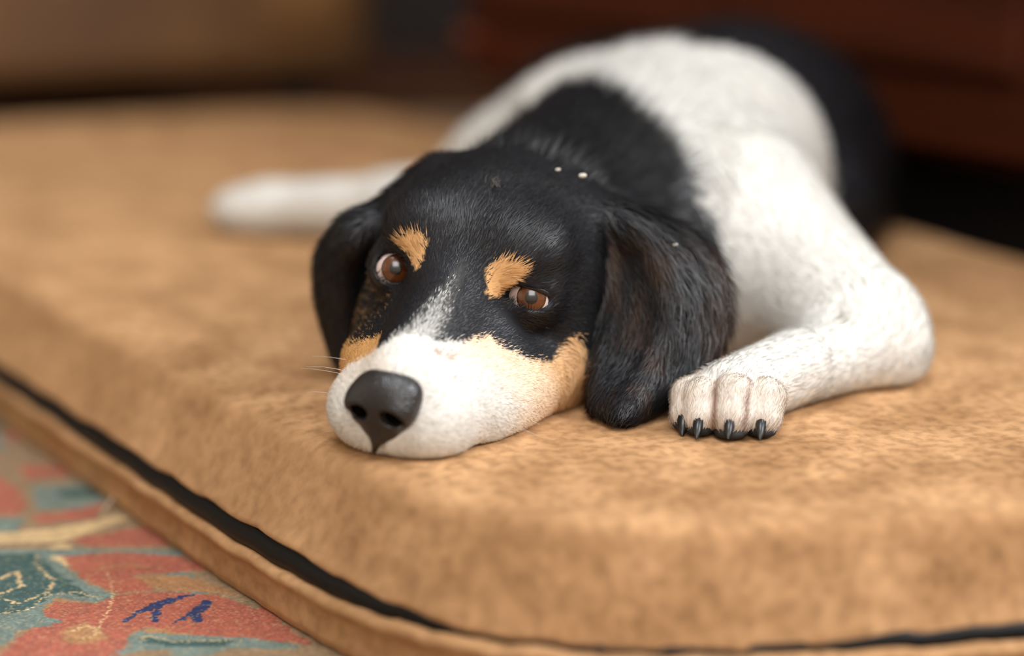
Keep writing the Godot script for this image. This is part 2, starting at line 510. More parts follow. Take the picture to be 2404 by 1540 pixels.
func build_cushion() -> void:
	var o := node("dog_bed")
	tag(o, "tan suede dog bed cushion with a black zipper around its side", "dog bed")
	var line := outline()
	var n := line.size()
	var norms := []
	var mid := Vector2(-0.05, -0.5)
	for i in n:
		var d: Vector2 = (line[(i + 1) % n] - line[(i - 1 + n) % n]).normalized()
		var m2 := Vector2(d.y, -d.x)
		if m2.dot(line[i] - mid) < 0.0:
			m2 = -m2
		norms.append(m2)
	var suede := mat(Color(0.785, 0.62, 0.455), 0.95, 0.1)
	suede.albedo_texture = noise_tex(0.010, 5, Color(0.70, 0.66, 0.62), Color(1.0, 1.0, 1.0), 1024, 6)
	suede.uv1_triplanar = true
	suede.uv1_scale = Vector3(1.7, 1.7, 1.7)
	suede.detail_enabled = true
	suede.detail_blend_mode = BaseMaterial3D.BLEND_MODE_MUL
	suede.detail_albedo = noise_tex(0.035, 6, Color(0.76, 0.745, 0.73), Color(1.13, 1.13, 1.13), 512, 3)
	suede.detail_uv_layer = BaseMaterial3D.DETAIL_UV_2
	suede.uv2_triplanar = true
	suede.uv2_scale = Vector3(6.0, 6.0, 6.0)
	suede.heightmap_enabled = true
	suede.heightmap_texture = noise_tex(0.02, 8, Color(0, 0, 0), Color(1, 1, 1), 512, 5)
	suede.heightmap_scale = 0.26
	suede.rim_enabled = true
	suede.rim = 1.0
	suede.rim_tint = 1.0
	var prof_top := [[-1.0, MAT_TOP], [-0.75, MAT_TOP], [-0.5, MAT_TOP], [-0.25, MAT_TOP], [-0.11, MAT_TOP], [-0.06, MAT_TOP], [-0.040, 0.0799], [-0.030, 0.0795], [-0.0245, 0.0786], [-0.0205, 0.0768], [-0.0180, 0.0742], [-0.0160, 0.0705], [-0.0135, 0.0650], [-0.0100, 0.0580], [-0.0060, 0.0505], [-0.0020, 0.0440], [0.0016, 0.0395], [0.0028, 0.0375], [0.0020, 0.0362], [0.0, 0.0358], [-0.004, 0.0358]]
	var wob := func(i: int, f: float, s: int) -> float: return grain.get_noise_2d(i * f, s * 10.0)
	# the top is laid out in rings that shrink towards the middle
	var st := begin()
	var steps := prof_top.size()
	for i in n:
		for j in steps:
			var q: Array = prof_top[j]
			var p: Vector2
			if j < 5:
				var edge: Vector2 = line[i] + norms[i] * -0.06
				p = edge.lerp(mid, -q[0] - 0.0 if j > 0 else 1.0)
				if j == 4:
					p = edge.lerp(mid, 0.08)
			else:
				var slope: float = q[0]
				if slope > -0.04:
					slope *= lerpf(1.0, 0.62, smoothstep(-0.03, 0.06, line[i].x))
				p = line[i] + norms[i] * slope
			var y: float = q[1]
			if j > 13:
				y -= 0.0052 * zip_dip(line[i]) * smoothstep(0.056, 0.038, y)
				y += 0.0022 * wob.call(i, 0.21, 1) + 0.001 * wob.call(i, 0.7, 2)
			if j > 6 and j < 16:
				p += norms[i] * 0.0014 * float(wob.call(i, 0.25, 4))
			st.add_vertex(Vector3(p.x, y, p.y))
	for i in n:
		var k := (i + 1) % n
		for j in steps - 1:
			for v in [i * steps + j, k * steps + j + 1, i * steps + j + 1, i * steps + j, k * steps + j, k * steps + j + 1]:
				st.add_index(v)
	st.generate_normals()
	put("cushion_cover", st.commit(), suede, o)
	# black zipper, a band that bulges a little, under the edge of the cover
	var zip := func(i: int, j: int) -> Vector2:
		var q: Array = [[-0.004, 0.0368], [0.0028, 0.0362], [0.0052, 0.0342], [0.0062, 0.0318], [0.0060, 0.0290], [0.0046, 0.0262], [0.0024, 0.0250], [-0.004, 0.0246]][j]
		return Vector2(q[0] + 0.0008 * wob.call(i, 0.3, 6) - 0.0038 * zip_dip(line[i]), q[1] + 0.0018 * wob.call(i, 0.21, 1) - 0.001 * zip_dip(line[i]))
	put("zipper", ring_mesh(line, norms, zip, 8), mat(Color(0.022, 0.022, 0.026), 0.45, 0.35), o)
	var low := func(i: int, j: int) -> Vector2:
		var q: Array = [[-0.004, 0.0262], [0.003, 0.0266], [0.0066, 0.0262], [0.0088, 0.0246], [0.0092, 0.0226], [0.0078, 0.0204], [0.0060, 0.0190], [0.0050, 0.0160], [0.0055, 0.0110], [0.0062, 0.0060], [0.0055, 0.0015], [0.002, 0.0], [-0.05, 0.0]][j]
		var w: float = 0.0030 * zip_dip(line[i]) + 0.0018 * wob.call(i, 0.21, 1) + 0.0012 * wob.call(i, 0.4, 8)
		return Vector2(q[0] + 0.0012 * wob.call(i, 0.5, 9), q[1] + w * clampf((q[1] - 0.003) / 0.018, 0.0, 1.0))
	put("lower_panel", ring_mesh(line, norms, low, 13), suede, o)


# ------------------------------------------------------------------ implicit surfaces

class Prim:
	var kind := 0
	var a := Vector3.ZERO
	var b := Vector3.ZERO
	var c := Vector3.ZERO
	var ra := 0.01
	var rb := 0.01
	var k := 0.01
	var inv := Basis()
	var ir := Vector3.ONE
	var flow := Vector3.DOWN
	var tag := 0
	var sub := false
	var ab := Vector3.ZERO
	var il2 := 0.0
	var nor := Vector3.ZERO
	var bc := Vector3.ZERO
	var ca := Vector3.ZERO
	func d(p: Vector3) -> float:
		if kind == 0:
			var pa := p - a
			var t := clampf(pa.dot(ab) * il2, 0.0, 1.0)
			return (pa - ab * t).length() - (ra + (rb - ra) * t)
		if kind == 1:
			var q := inv * (p - a)
			q *= ir
			var k0 := q.length()
			var k1 := (q * ir).length()
			if k1 < 1e-5:
				return -ra
			return k0 * (k0 - 1.0) / k1
		var pa2 := p - a
		var pb := p - b
		var pc := p - c
		if ab.cross(nor).dot(pa2) < 0.0 and bc.cross(nor).dot(pb) < 0.0 and ca.cross(nor).dot(pc) < 0.0:
			return absf(nor.dot(pa2)) - ra
		var e1 := pa2 - ab * clampf(pa2.dot(ab) / ab.length_squared(), 0.0, 1.0)
		var e2 := pb - bc * clampf(pb.dot(bc) / bc.length_squared(), 0.0, 1.0)
		var e3 := pc - ca * clampf(pc.dot(ca) / ca.length_squared(), 0.0, 1.0)
		return sqrt(minf(e1.length_squared(), minf(e2.length_squared(), e3.length_squared()))) - ra


func cap(list: Array, a: Vector3, ra: float, b: Vector3, rb: float, k: float, tg: int, flow := Vector3.ZERO) -> Prim:
	var q := Prim.new()
	q.a = a
	q.b = b
	q.ra = ra
	q.rb = rb
	q.k = k
	q.tag = tg
	q.ab = b - a
	q.il2 = 1.0 / maxf(q.ab.length_squared(), 1e-9)
	q.flow = (flow if flow != Vector3.ZERO else q.ab).normalized()
	list.append(q)
	return q


func ell(list: Array, at: Vector3, r: Vector3, basis_: Basis, k: float, tg: int, flow: Vector3) -> Prim:
	var q := Prim.new()
	q.kind = 1
	q.a = at
	q.ir = Vector3(1.0 / r.x, 1.0 / r.y, 1.0 / r.z)
	q.ra = minf(r.x, minf(r.y, r.z))
	q.inv = basis_.transposed()
	q.k = k
	q.tag = tg
	q.flow = flow.normalized()
	list.append(q)
	return q


func tri(list: Array, a: Vector3, b: Vector3, c: Vector3, r: float, k: float, tg: int, flow: Vector3) -> void:
	var q := Prim.new()
	q.kind = 2
	q.a = a
	q.b = b
	q.c = c
	q.ab = b - a
	q.bc = c - b
	q.ca = a - c
	q.nor = q.ab.cross(c - a).normalized()
	q.ra = r
	q.k = k
	q.tag = tg
	q.flow = flow.normalized()
	list.append(q)


func field(list: Array, p: Vector3, low: float) -> float:
	var d := 1e3
	for q: Prim in list:
		var e := q.d(p)
		var k := q.k
		if q.sub:
			e = -e
			var h := maxf(k - absf(d - e), 0.0) / k
			d = maxf(d, e) + h * h * k * 0.25
		else:
			var h := maxf(k - absf(d - e), 0.0) / k
			d = minf(d, e) - h * h * k * 0.25
	var f := low - p.y
	var hh := maxf(0.004 - absf(d - f), 0.0) / 0.004
	return maxf(d, f) + hh * hh * 0.001


# surface nets over the blocks that the surface crosses
func net(prims: Array, lo: Vector3, hi: Vector3, h: float, low: float) -> Dictionary:
	var B := 8
	var bx := int(ceil((hi.x - lo.x) / h / B))
	var by := int(ceil((hi.y - lo.y) / h / B))
	var bz := int(ceil((hi.z - lo.z) / h / B))
	var nx := bx * B + 1
	var ny := by * B + 1
	var nz := bz * B + 1
	var vals := PackedFloat32Array()
	vals.resize(nx * ny * nz)
	vals.fill(1e9)
	var vid := PackedInt32Array()
	vid.resize(nx * ny * nz)
	vid.fill(-1)
	var hd := B * h * 0.8661
	var blocks := []
	for z in bz:
		for y in by:
			for x in bx:
				var c := lo + Vector3(x + 0.5, y + 0.5, z + 0.5) * (B * h)
				var near := []
				for q: Prim in prims:
					if q.d(c) < hd * 1.25 + q.k + 0.002:
						near.append(q)
				if near.is_empty() or absf(field(near, c, low)) > hd * 1.5 + 0.004:
					continue
				blocks.append([x * B, y * B, z * B, near])
				for k in B + 1:
					for j in B + 1:
						var at := ((z * B + k) * ny + y * B + j) * nx + x * B
						for i in B + 1:
							if vals[at + i] > 1e8:
								vals[at + i] = field(near, lo + Vector3(x * B + i, y * B + j, z * B + k) * h, low)
	var pos := PackedVector3Array()
	var nor := PackedVector3Array()
	var flow := PackedVector3Array()
	var tags := PackedInt32Array()
	var idx := PackedInt32Array()
	var sx := 1
	var sy := nx
	var sz := nx * ny
	var corner := [0, sx, sy, sx + sy, sz, sx + sz, sy + sz, sx + sy + sz]
	var edges := [[0, 1], [2, 3], [4, 5], [6, 7], [0, 2], [1, 3], [4, 6], [5, 7], [0, 4], [1, 5], [2, 6], [3, 7]]
	var cv := [Vector3(0, 0, 0), Vector3(1, 0, 0), Vector3(0, 1, 0), Vector3(1, 1, 0), Vector3(0, 0, 1), Vector3(1, 0, 1), Vector3(0, 1, 1), Vector3(1, 1, 1)]
	var e4 := h * 0.5
	for bl in blocks:
		var near: Array = bl[3]
		for k in B:
			for j in B:
				var row: int = ((bl[2] + k) * ny + bl[1] + j) * nx + bl[0]
				for i in B:
					var at := row + i
					var inside := 0
					for q in 8:
						if vals[at + corner[q]] < 0.0:
							inside += 1
					if inside == 0 or inside == 8:
						continue
					var sum := Vector3.ZERO
					var cnt := 0
					for e in edges:
						var va := vals[at + corner[e[0]]]
						var vb := vals[at + corner[e[1]]]
						if (va < 0.0) != (vb < 0.0):
							var t := va / (va - vb)
							var ca: Vector3 = cv[e[0]]
							sum += ca + (cv[e[1]] - ca) * t
							cnt += 1
					var p := lo + (Vector3(bl[0] + i, bl[1] + j, bl[2] + k) + sum / cnt) * h
					# normal: the field's gradient
					var g := Vector3.ZERO
					for s in [Vector3(1, -1, -1), Vector3(-1, -1, 1), Vector3(-1, 1, -1), Vector3(1, 1, 1)]:
						g += s * field(near, p + s * e4, low)
					var fl := Vector3.ZERO
					var best := 1e9
					var tg := 0
					for q: Prim in near:
						if q.sub:
							continue
						var d := q.d(p)
						fl += q.flow * exp(-maxf(d, 0.0) / 0.006)
						if d < best:
							best = d
							tg = q.tag
					vid[at] = pos.size()
					pos.append(p)
					nor.append(g.normalized())
					flow.append(fl.normalized())
					tags.append(tg)
	var around := [[sy, sz], [sz, sx], [sx, sy]]
	var steps := [sx, sy, sz]
	for bl in blocks:
		for k in B:
			for j in B:
				var row: int = ((bl[2] + k) * ny + bl[1] + j) * nx + bl[0]
				for i in B:
					var at := row + i
					if vid[at] < 0:
						continue
					var v0 := vals[at] < 0.0
					for ax in 3:
						var v1 := vals[at + steps[ax]] < 0.0
						if v0 == v1:
							continue
						var o1: int = at - around[ax][0]
						var o2: int = at - around[ax][0] - around[ax][1]
						var o3: int = at - around[ax][1]
						if o2 < 0:
							continue
						var a := vid[at]
						var b := vid[o1]
						var c := vid[o2]
						var d := vid[o3]
						if b < 0 or c < 0 or d < 0:
							continue
						if v0:
							idx.append_array(PackedInt32Array([a, c, b, a, d, c]))
						else:
							idx.append_array(PackedInt32Array([a, b, c, a, c, d]))
	return {"pos": pos, "nor": nor, "flow": flow, "tag": tags, "idx": idx}


func to_mesh(parts: Array, colored := true) -> ArrayMesh:
	var pos := PackedVector3Array()
	var nor := PackedVector3Array()
	var col := PackedColorArray()
	var idx := PackedInt32Array()
	for d in parts:
		var base := pos.size()
		pos.append_array(d.pos)
		nor.append_array(d.nor)
		if colored:
			for i in d.pos.size():
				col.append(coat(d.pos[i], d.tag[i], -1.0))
		for v in d.idx:
			idx.append(v + base)
	var arr := []
	arr.resize(Mesh.ARRAY_MAX)
	arr[Mesh.ARRAY_VERTEX] = pos
	arr[Mesh.ARRAY_NORMAL] = nor
	if colored:
		arr[Mesh.ARRAY_COLOR] = col
	arr[Mesh.ARRAY_INDEX] = idx
	var m := ArrayMesh.new()
	m.add_surface_from_arrays(Mesh.PRIMITIVE_TRIANGLES, arr)
	return m


# ------------------------------------------------------------------ dog

func hp(x: float, y: float, z: float) -> Vector3:     # head axes to the world
	return E0 + EX * x + EY * y + EZ * z


func hl(p: Vector3) -> Vector3:                        # the world to head axes
	var q := p - E0
	return Vector3(q.dot(EX), q.dot(EY), q.dot(EZ))


const BLACK := Color(0.0075, 0.0075, 0.009)
const WHITE := Color(0.72, 0.70, 0.655)
const EZ_LOCAL := Vector3(0.0, -0.25, 1.0)
const BROWN := Color(0.060, 0.024, 0.008)
const RUFF_AT := Vector3(0.056, 0.213, -0.27)
const RUFF_TO := Vector3(0.806, 0.52, -0.283)
const TAN := Color(0.66, 0.36, 0.13)
const CREAM := Color(0.86, 0.66, 0.47)


# the colour of the coat at a point (linear)
func poly_has(poly: Array, x: float, y: float) -> bool:
	var inn := false
	var n := poly.size()
	var j := n - 1
	for i in n:
		var a: Array = poly[i]
		var b: Array = poly[j]
		if (a[1] > y) != (b[1] > y) and x < (b[0] - a[0]) * (y - a[1]) / (b[1] - a[1]) + a[0]:
			inn = not inn
		j = i
	return inn


# below zero where the neck's black ruff lies, above it on the white shoulders
func ruff(p: Vector3, tg: int) -> float:
	var a := (p - RUFF_AT).dot(RUFF_TO) + 0.012
	a = maxf(a, (p.x - 0.106) - 0.25 * (p.z + 0.2))
	if tg == BODY:
		a = maxf(a, maxf(0.128 - p.y, -0.375 - p.z))
	return a


func coat(p: Vector3, tg: int, jit: float) -> Color:
	var w1 := grain.get_noise_3d(p.x * 260.0, p.y * 260.0, p.z * 260.0)
	var w2 := grain.get_noise_3d(p.x * 260.0 + 70.0, p.y * 260.0, p.z * 260.0)
	if tg == FACE or tg == MUZZLE:
		return face_coat(hl(p) + Vector3(w1, w2, w1 - w2) * 0.0016 + EZ_LOCAL * (fposmod(jit * 7.31, 1.0) - 0.5) * (0.007 if jit >= 0.0 else 0.0), jit)
	if tg == EAR:
		var f := clampf(grain.get_noise_3d(p.x * 60.0, p.y * 35.0, p.z * 60.0) * 1.5 + (p.y - 0.125) * 9.0 + 0.02, 0.0, 1.0) * smoothstep(0.172, 0.158, p.y)
		if p.x < 0.0:
			f *= 0.4
		if p.x > 0.092:
			f = maxf(f, clampf((p.x - 0.092) * 90.0, 0.0, 0.8))
		return BLACK.lerp(BROWN, f * (0.5 + 0.5 * w1 + 0.2))
	if tg == NECK or tg == BODY:
		return BLACK if ruff(p, tg) + (w1 + w2) * 0.004 < 0.0 else WHITE
	if tg == RUMP:
		return BLACK
	if tg == LEG:
		for q in [[0.150, 0.125, -0.105, 0.007], [0.168, 0.121, -0.11, 0.007], [0.185, 0.113, -0.115, 0.005], [0.178, 0.16, -0.28, 0.007]]:
			var f := 1.0 - p.distance_to(Vector3(q[0], q[1], q[2])) / float(q[3]) + w1 * 0.5
			if f > 0.0:
				return WHITE.lerp(Color(0.30, 0.27, 0.22), clampf(f * 1.2, 0.0, 0.75))
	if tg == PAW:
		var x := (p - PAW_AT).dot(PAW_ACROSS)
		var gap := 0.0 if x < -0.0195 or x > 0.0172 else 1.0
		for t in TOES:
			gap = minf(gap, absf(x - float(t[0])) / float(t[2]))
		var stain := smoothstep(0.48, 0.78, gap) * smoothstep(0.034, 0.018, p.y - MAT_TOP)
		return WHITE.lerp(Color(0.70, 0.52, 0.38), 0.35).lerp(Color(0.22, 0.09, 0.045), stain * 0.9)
	return WHITE


const BROW_SPOTS := [
	[[-0.0345, 0.0150], [-0.029, 0.0200], [-0.0219, 0.0235], [-0.0165, 0.0215], [-0.0155, 0.016], [-0.0175, 0.0055], [-0.0215, 0.009], [-0.0275, 0.012]],
	[[0.0161, 0.0152], [0.0175, 0.0190], [0.0238, 0.0211], [0.031, 0.0203], [0.034, 0.0185], [0.03, 0.0105], [0.0223, 0.002], [0.019, 0.0040], [0.017, 0.0090]],
]
const CHEEK := [[0.01, -0.03], [-0.0065, -0.0292], [-0.0169, -0.0205], [-0.0218, -0.018], [-0.03, -0.032], [-0.033, -0.05], [-0.03, -0.09], [0.01, -0.09]]
const FRECKLES := [[0.012, -0.011, 0.055, 0.0018], [0.018, -0.013, 0.051, 0.0014], [0.022, -0.021, 0.055, 0.0016], [0.019, -0.030, 0.066, 0.0017], [0.016, -0.034, 0.072, 0.0013], [0.034, -0.034, 0.045, 0.0015], [0.024, -0.037, 0.065, 0.0016], [-0.012, -0.014, 0.068, 0.0012]]


func along(table: Array, y: float) -> float:     # piecewise lines through [y, value], y falling
	if y >= table[0][0]:
		return table[0][1]
	for i in table.size() - 1:
		var a: Array = table[i]
		var b: Array = table[i + 1]
		if y >= b[0]:
			return lerpf(b[1], a[1], (y - b[0]) / (a[0] - b[0]))
	return table[-1][1]


# the mask of the face in head axes: white muzzle and blaze, cream and tan behind the lips, tan spots over the eyes
func face_coat(q: Vector3, pick: float) -> Color:
	var edge: float
	if q.x > 0.0:
		edge = along([[-0.0040, 0.0570], [-0.0072, 0.0492], [-0.0093, 0.0401], [-0.0151, 0.0283], [-0.0213, 0.0226], [-0.0333, 0.0121], [-0.07, 0.008]], q.y)
	else:
		edge = along([[-0.0040, 0.0570], [-0.0103, 0.0635], [-0.015, 0.064], [-0.03, 0.055], [-0.06, 0.03]], q.y)
	if q.z > edge:
		for f in FRECKLES:
			if q.distance_to(Vector3(f[0], f[1], f[2])) < f[3] * 1.35:
				return Color(0.44, 0.28, 0.21)
		# cream creeps into the white towards the cheek
		return WHITE.lerp(CREAM, smoothstep(0.034, 0.0, q.z - edge) * smoothstep(-0.008, -0.016, q.y) * (0.95 if q.x > 0.0 else 0.4))
	# the blaze: white hairs among the black, thinning upwards
	var mid := absf(q.x - 0.0042) / lerpf(0.0030, 0.0095, clampf((q.z - 0.012) / 0.045, 0.0, 1.0))
	var share := clampf(1.15 - mid, 0.0, 1.0) * clampf((q.z - 0.008) / 0.050, 0.0, 0.95)
	if q.y < -0.02:
		share = 0.0
	if share > 0.0:
		if pick < 0.0:
			return BLACK.lerp(WHITE, share * 0.5)
		if pick < share:
			return WHITE * 0.8
	if q.x > 0.0:
		var far := along([[-0.0100, 0.030], [-0.0113, 0.0227], [-0.0150, 0.0215], [-0.0218, 0.0133], [-0.0292, -0.0065], [-0.09, -0.0065]], q.y)
		if q.z > far and q.y < -0.0100:
			return CREAM.lerp(TAN, smoothstep(0.0, 0.022, edge - q.z) * 0.75)
		if poly_has(CHEEK, q.z, q.y):
			return TAN.lerp(CREAM, 0.25)
		if q.distance_to(Vector3(0.0405, -0.0095, -0.012)) < 0.0045 and absf(pick) < 0.35:
			return TAN * 0.7
	elif q.y < -0.0135 and q.z > edge - 0.017 + (q.y + 0.0135) * 0.6:
		return TAN
	elif q.x < -0.030 and q.y < -0.012 and pick > 0.86:
		return TAN * 0.5
	if q.z > -0.02:
		for spot in BROW_SPOTS:
			if poly_has(spot, q.x, q.y):
				return TAN.lerp(CREAM, 0.12)
	return BLACK


func head_prims() -> Array:
	var L := []
	var B := Basis(EX, EY, EZ)
	var back := -EZ
	ell(L, hp(0, 0.006, -0.060), Vector3(0.053, 0.0415, 0.064), B, 0.01, FACE, back)
	for s in [-1.0, 1.0]:
		ell(L, hp(s * 0.024, 0.018, -0.018), Vector3(0.022, 0.018, 0.022), B, 0.018, FACE, back + EY * 0.5 + EX * s * 0.4)
		ell(L, hp(s * 0.036, -0.020, -0.045), Vector3(0.022, 0.028, 0.036), B, 0.02, FACE, back - EY * 0.4)
		ell(L, hp(s * 0.044, -0.048, -0.036), Vector3(0.019, 0.026, 0.028), B, 0.018, FACE, back - EY * 0.5)
		cap(L, hp(s * 0.030, -0.044, -0.035), 0.020, hp(s * 0.030, -0.046, 0.012), 0.0185, 0.014, FACE, back - EY * 0.3)
	cap(L, hp(0, -0.003, -0.015), 0.024, hp(0, -0.0225, 0.066), 0.0145, 0.016, MUZZLE, back)
	for s in [-1.0, 1.0]:
		var slim := 0.0 if s > 0.0 else 0.004
		cap(L, hp(s * (0.019 - slim), -0.032, 0.008), 0.0235 - slim * 0.5, hp(s * (0.0160 - slim * 0.6), -0.0405, 0.058), 0.0200 - slim * 0.3, 0.014, MUZZLE, back + EX * s * 0.4 - EY * 0.3)
		cap(L, hp(s * (0.0295 - slim * 1.5), -0.046, 0.034), 0.0165 - slim * 0.5, hp(s * (0.034 - slim), -0.046, 0.000), 0.0185 - slim * 0.5, 0.014, MUZZLE, back + EX * s * 0.3 - EY * 0.4)
	ell(L, hp(0, -0.047, 0.063), Vector3(0.032, 0.018, 0.0195), B, 0.012, MUZZLE, back)
	cap(L, hp(0, -0.046, 0.084), 0.0025, hp(0, -0.070, 0.080), 0.0025, 0.003, MUZZLE, back).sub = true
	for s in [-1.0, 1.0]:
		var f := eye_frame(s)
		cap(L, f[0], 0.0136, f[0] + f[1] * 0.0001, 0.0136, 0.008, FACE, back)
		ell(L, f[0] + f[1] * 0.0125, Vector3(EYE_R * sin(f[4]) * 1.08, EYE_R * sin(f[5] * 0.5 + f[6] * 0.5) * 1.08, 0.0085), Basis(f[2], f[3], f[1]), 0.0015, FACE, back).sub = true
	# ears
	ear(L, [[0.0498, 0.1690, -0.118, 0.0606], [0.0507, 0.1571, -0.112, 0.0870], [0.0526, 0.1395, -0.103, 0.0993], [0.0507, 0.1198, -0.094, 0.1006], [0.0457, 0.1012, -0.082, 0.0898], [0.0438, 0.0890, -0.068, 0.0695], [0.0461, 0.0855, -0.060, 0.0593]], 0.0055, 0.010)
	ear(L, [[-0.0800, 0.1607, -0.128, -0.0725], [-0.0931, 0.1487, -0.132, -0.0765], [-0.0953, 0.1300, -0.135, -0.0781], [-0.0930, 0.1112, -0.138, -0.0783], [-0.0896, 0.0970, -0.140, -0.0791], [-0.0865, 0.0890, -0.142, -0.0821]], 0.005, 0.006)
	cap(L, hp(0.043, 0.020, -0.076), 0.013, Vector3(0.058, 0.163, -0.117), 0.008, 0.016, EAR, Vector3(0.3, -1, 0.3))
	cap(L, hp(-0.042, 0.022, -0.070), 0.014, Vector3(-0.078, 0.160, -0.129), 0.008, 0.014, EAR, Vector3(-0.3, -1, 0.1))
	# the neck, which the body's own net carries on
	cap(L, hp(0.0, -0.004, -0.095), 0.045, Vector3(0.058, 0.150, -0.270), 0.062, 0.02, NECK)
	return L


func ear(L: Array, coarse: Array, r: float, bow: float) -> void:
	var rows := []
	var last := coarse.size() - 1
	for i in last:
		for step in 3:
			var row := []
			for q in 4:
				row.append(cubic_interpolate(coarse[i][q], coarse[i + 1][q], coarse[maxi(i - 1, 0)][q], coarse[mini(i + 2, last)][q], step / 3.0))
			rows.append(row)
	rows.append(coarse[last])
	for i in rows.size() - 1:
		var A: Array = rows[i]
		var C: Array = rows[i + 1]
		var p := []
		for row in [A, C]:
			p.append(Vector3(row[0], row[1], row[2]))
			p.append(Vector3((row[0] + row[3]) / 2.0, row[1], row[2] + bow))
			p.append(Vector3(row[3], row[1], row[2] + bow * 0.1))
		var fl: Vector3 = p[4] - p[1]
		for t in [[0, 1, 4], [0, 4, 3], [1, 2, 5], [1, 5, 4]]:
			tri(L, p[t[0]], p[t[1]], p[t[2]], r, 0.005, EAR, fl)


func body_prims() -> Array:
	var L := []
	cap(L, hp(0.0, -0.004, -0.095), 0.044, Vector3(0.075, 0.150, -0.330), 0.070, 0.03, NECK)
	cap(L, Vector3(0.060, 0.137, -0.42), 0.077, Vector3(0.124, 0.153, -0.365), 0.067, 0.012, BODY, Vector3(0.2, -0.2, -1))
	cap(L, Vector3(0.000, 0.130, -0.43), 0.046, Vector3(0.06, 0.137, -0.43), 0.066, 0.03, BODY, Vector3(0, -0.5, -1))
	cap(L, Vector3(0.113, 0.152, -0.34), 0.067, Vector3(0.115, 0.122, -0.25), 0.060, 0.04, BODY, Vector3(0.2, -1, 0.2))
	cap(L, Vector3(0.06, 0.10, -0.30), 0.05, Vector3(0.09, 0.09, -0.22), 0.04, 0.04, BODY, Vector3(0.0, -1, 0.2))
	cap(L, Vector3(0.130, 0.132, -0.26), 0.054, Vector3(0.178, 0.106, -0.150), 0.035, 0.03, LEG)
	cap(L, Vector3(0.189, 0.101, -0.137), 0.025, Vector3(0.125, 0.095, -0.075), 0.0155, 0.02, LEG)
	ell(L, Vector3(0.196, 0.095, -0.130), Vector3(0.018, 0.017, 0.018), Basis(), 0.012, LEG, Vector3(1, 0, 0))
	# the other foreleg, stretched out to the side
	cap(L, Vector3(0.0, 0.120, -0.45), 0.040, Vector3(-0.08, 0.105, -0.49), 0.023, 0.03, LEG)
	cap(L, Vector3(-0.08, 0.105, -0.49), 0.023, Vector3(-0.165, 0.099, -0.52), 0.019, 0.015, LEG)
	ell(L, Vector3(-0.185, 0.097, -0.525), Vector3(0.030, 0.018, 0.021), Basis(), 0.015, LEG, Vector3(-1, 0, 0))
	# barrel, haunch and rump
	cap(L, Vector3(0.160, 0.112, -0.56), 0.110, Vector3(0.07, 0.105, -0.74), 0.088, 0.03, RUMP)
	cap(L, Vector3(0.125, 0.112, -0.45), 0.084, Vector3(0.16, 0.112, -0.56), 0.105, 0.03, RUMP)
	cap(L, Vector3(0.19, 0.112, -0.44), 0.055, Vector3(0.18, 0.112, -0.56), 0.085, 0.03, RUMP)
	return L


# toes of the forepaw: [offset across, how far it reaches, radius]
const TOES := [[-0.0195, -0.003, 0.0082], [-0.0118, 0.003, 0.0092], [0.0030, 0.004, 0.0108], [0.0172, -0.001, 0.0096]]
const PAW_AT := Vector3(0.1030, 0.08, -0.046)
const PAW_TO := Vector3(-0.22, 0.0, 0.975)
const PAW_ACROSS := Vector3(0.975, 0.0, 0.22)


func paw_prims() -> Array:
	var L := []
	var up := Vector3.UP
	cap(L, Vector3(0.142, 0.0985, -0.092), 0.0190, PAW_AT + up * 0.014 - PAW_TO * 0.010, 0.0175, 0.01, LEG)
	for t in TOES:
		var x: Vector3 = PAW_AT + PAW_ACROSS * float(t[0])
		var r: float = t[2]
		cap(L, PAW_AT + PAW_ACROSS * float(t[0]) * 0.6 + up * 0.016 - PAW_TO * 0.012, 0.009, x + up * (r + 0.0065) + PAW_TO * float(t[1]), r, 0.0025, PAW, PAW_TO)
		cap(L, x + up * (r + 0.0065) + PAW_TO * float(t[1]), r, x + up * (r - 0.001) + PAW_TO * (float(t[1]) + 0.0075), r * 0.95, 0.0022, PAW, PAW_TO - up)
	return L


func build_dog() -> void:
	var o := node("dog")
	tag(o, "black, white and tan dog lying on the tan cushion with its chin down", "dog")
	var t0 := Time.get_ticks_msec()
	var head := net(head_prims(), Vector3(-0.13, 0.07, -0.26), Vector3(0.14, 0.23, 0.05), 0.0021, MAT_TOP)
	print("head ", head.pos.size(), " ", Time.get_ticks_msec() - t0)
	var body := net(body_prims(), Vector3(-0.25, 0.07, -0.95), Vector3(0.34, 0.27, -0.02), 0.006, MAT_TOP)
	var paw := net(paw_prims(), Vector3(0.06, 0.07, -0.12), Vector3(0.17, 0.14, 0.0), 0.0015, MAT_TOP)
	print("body ", body.pos.size(), " ", paw.pos.size(), " ", Time.get_ticks_msec() - t0)
	var hide := mat(Color.WHITE, 0.7, 0.4)
	hide.vertex_color_use_as_albedo = true
	put("body", to_mesh([head, body, paw]), hide, o)
	build_nose(o)
	for s in [-1.0, 1.0]:
		build_eye(o, s)
	build_claws(o)
	build_whiskers(o)
	if FUR:
		var hair := mat(Color.WHITE, 0.47, 0.52)
		hair.backlight_enabled = true
		hair.backlight = Color(0.5, 0.5, 0.5)
		hair.vertex_color_use_as_albedo = true
		hair.cull_mode = BaseMaterial3D.CULL_DISABLED
		for d in [[head, "head_coat"], [body, "body_coat"], [paw, "paw_coat"]]:
			var c := put(d[1], fur(d[0]), hair, o)
			c.set_meta("kind", "stuff")
	print("dog ", Time.get_ticks_msec() - t0)


const FUR := true
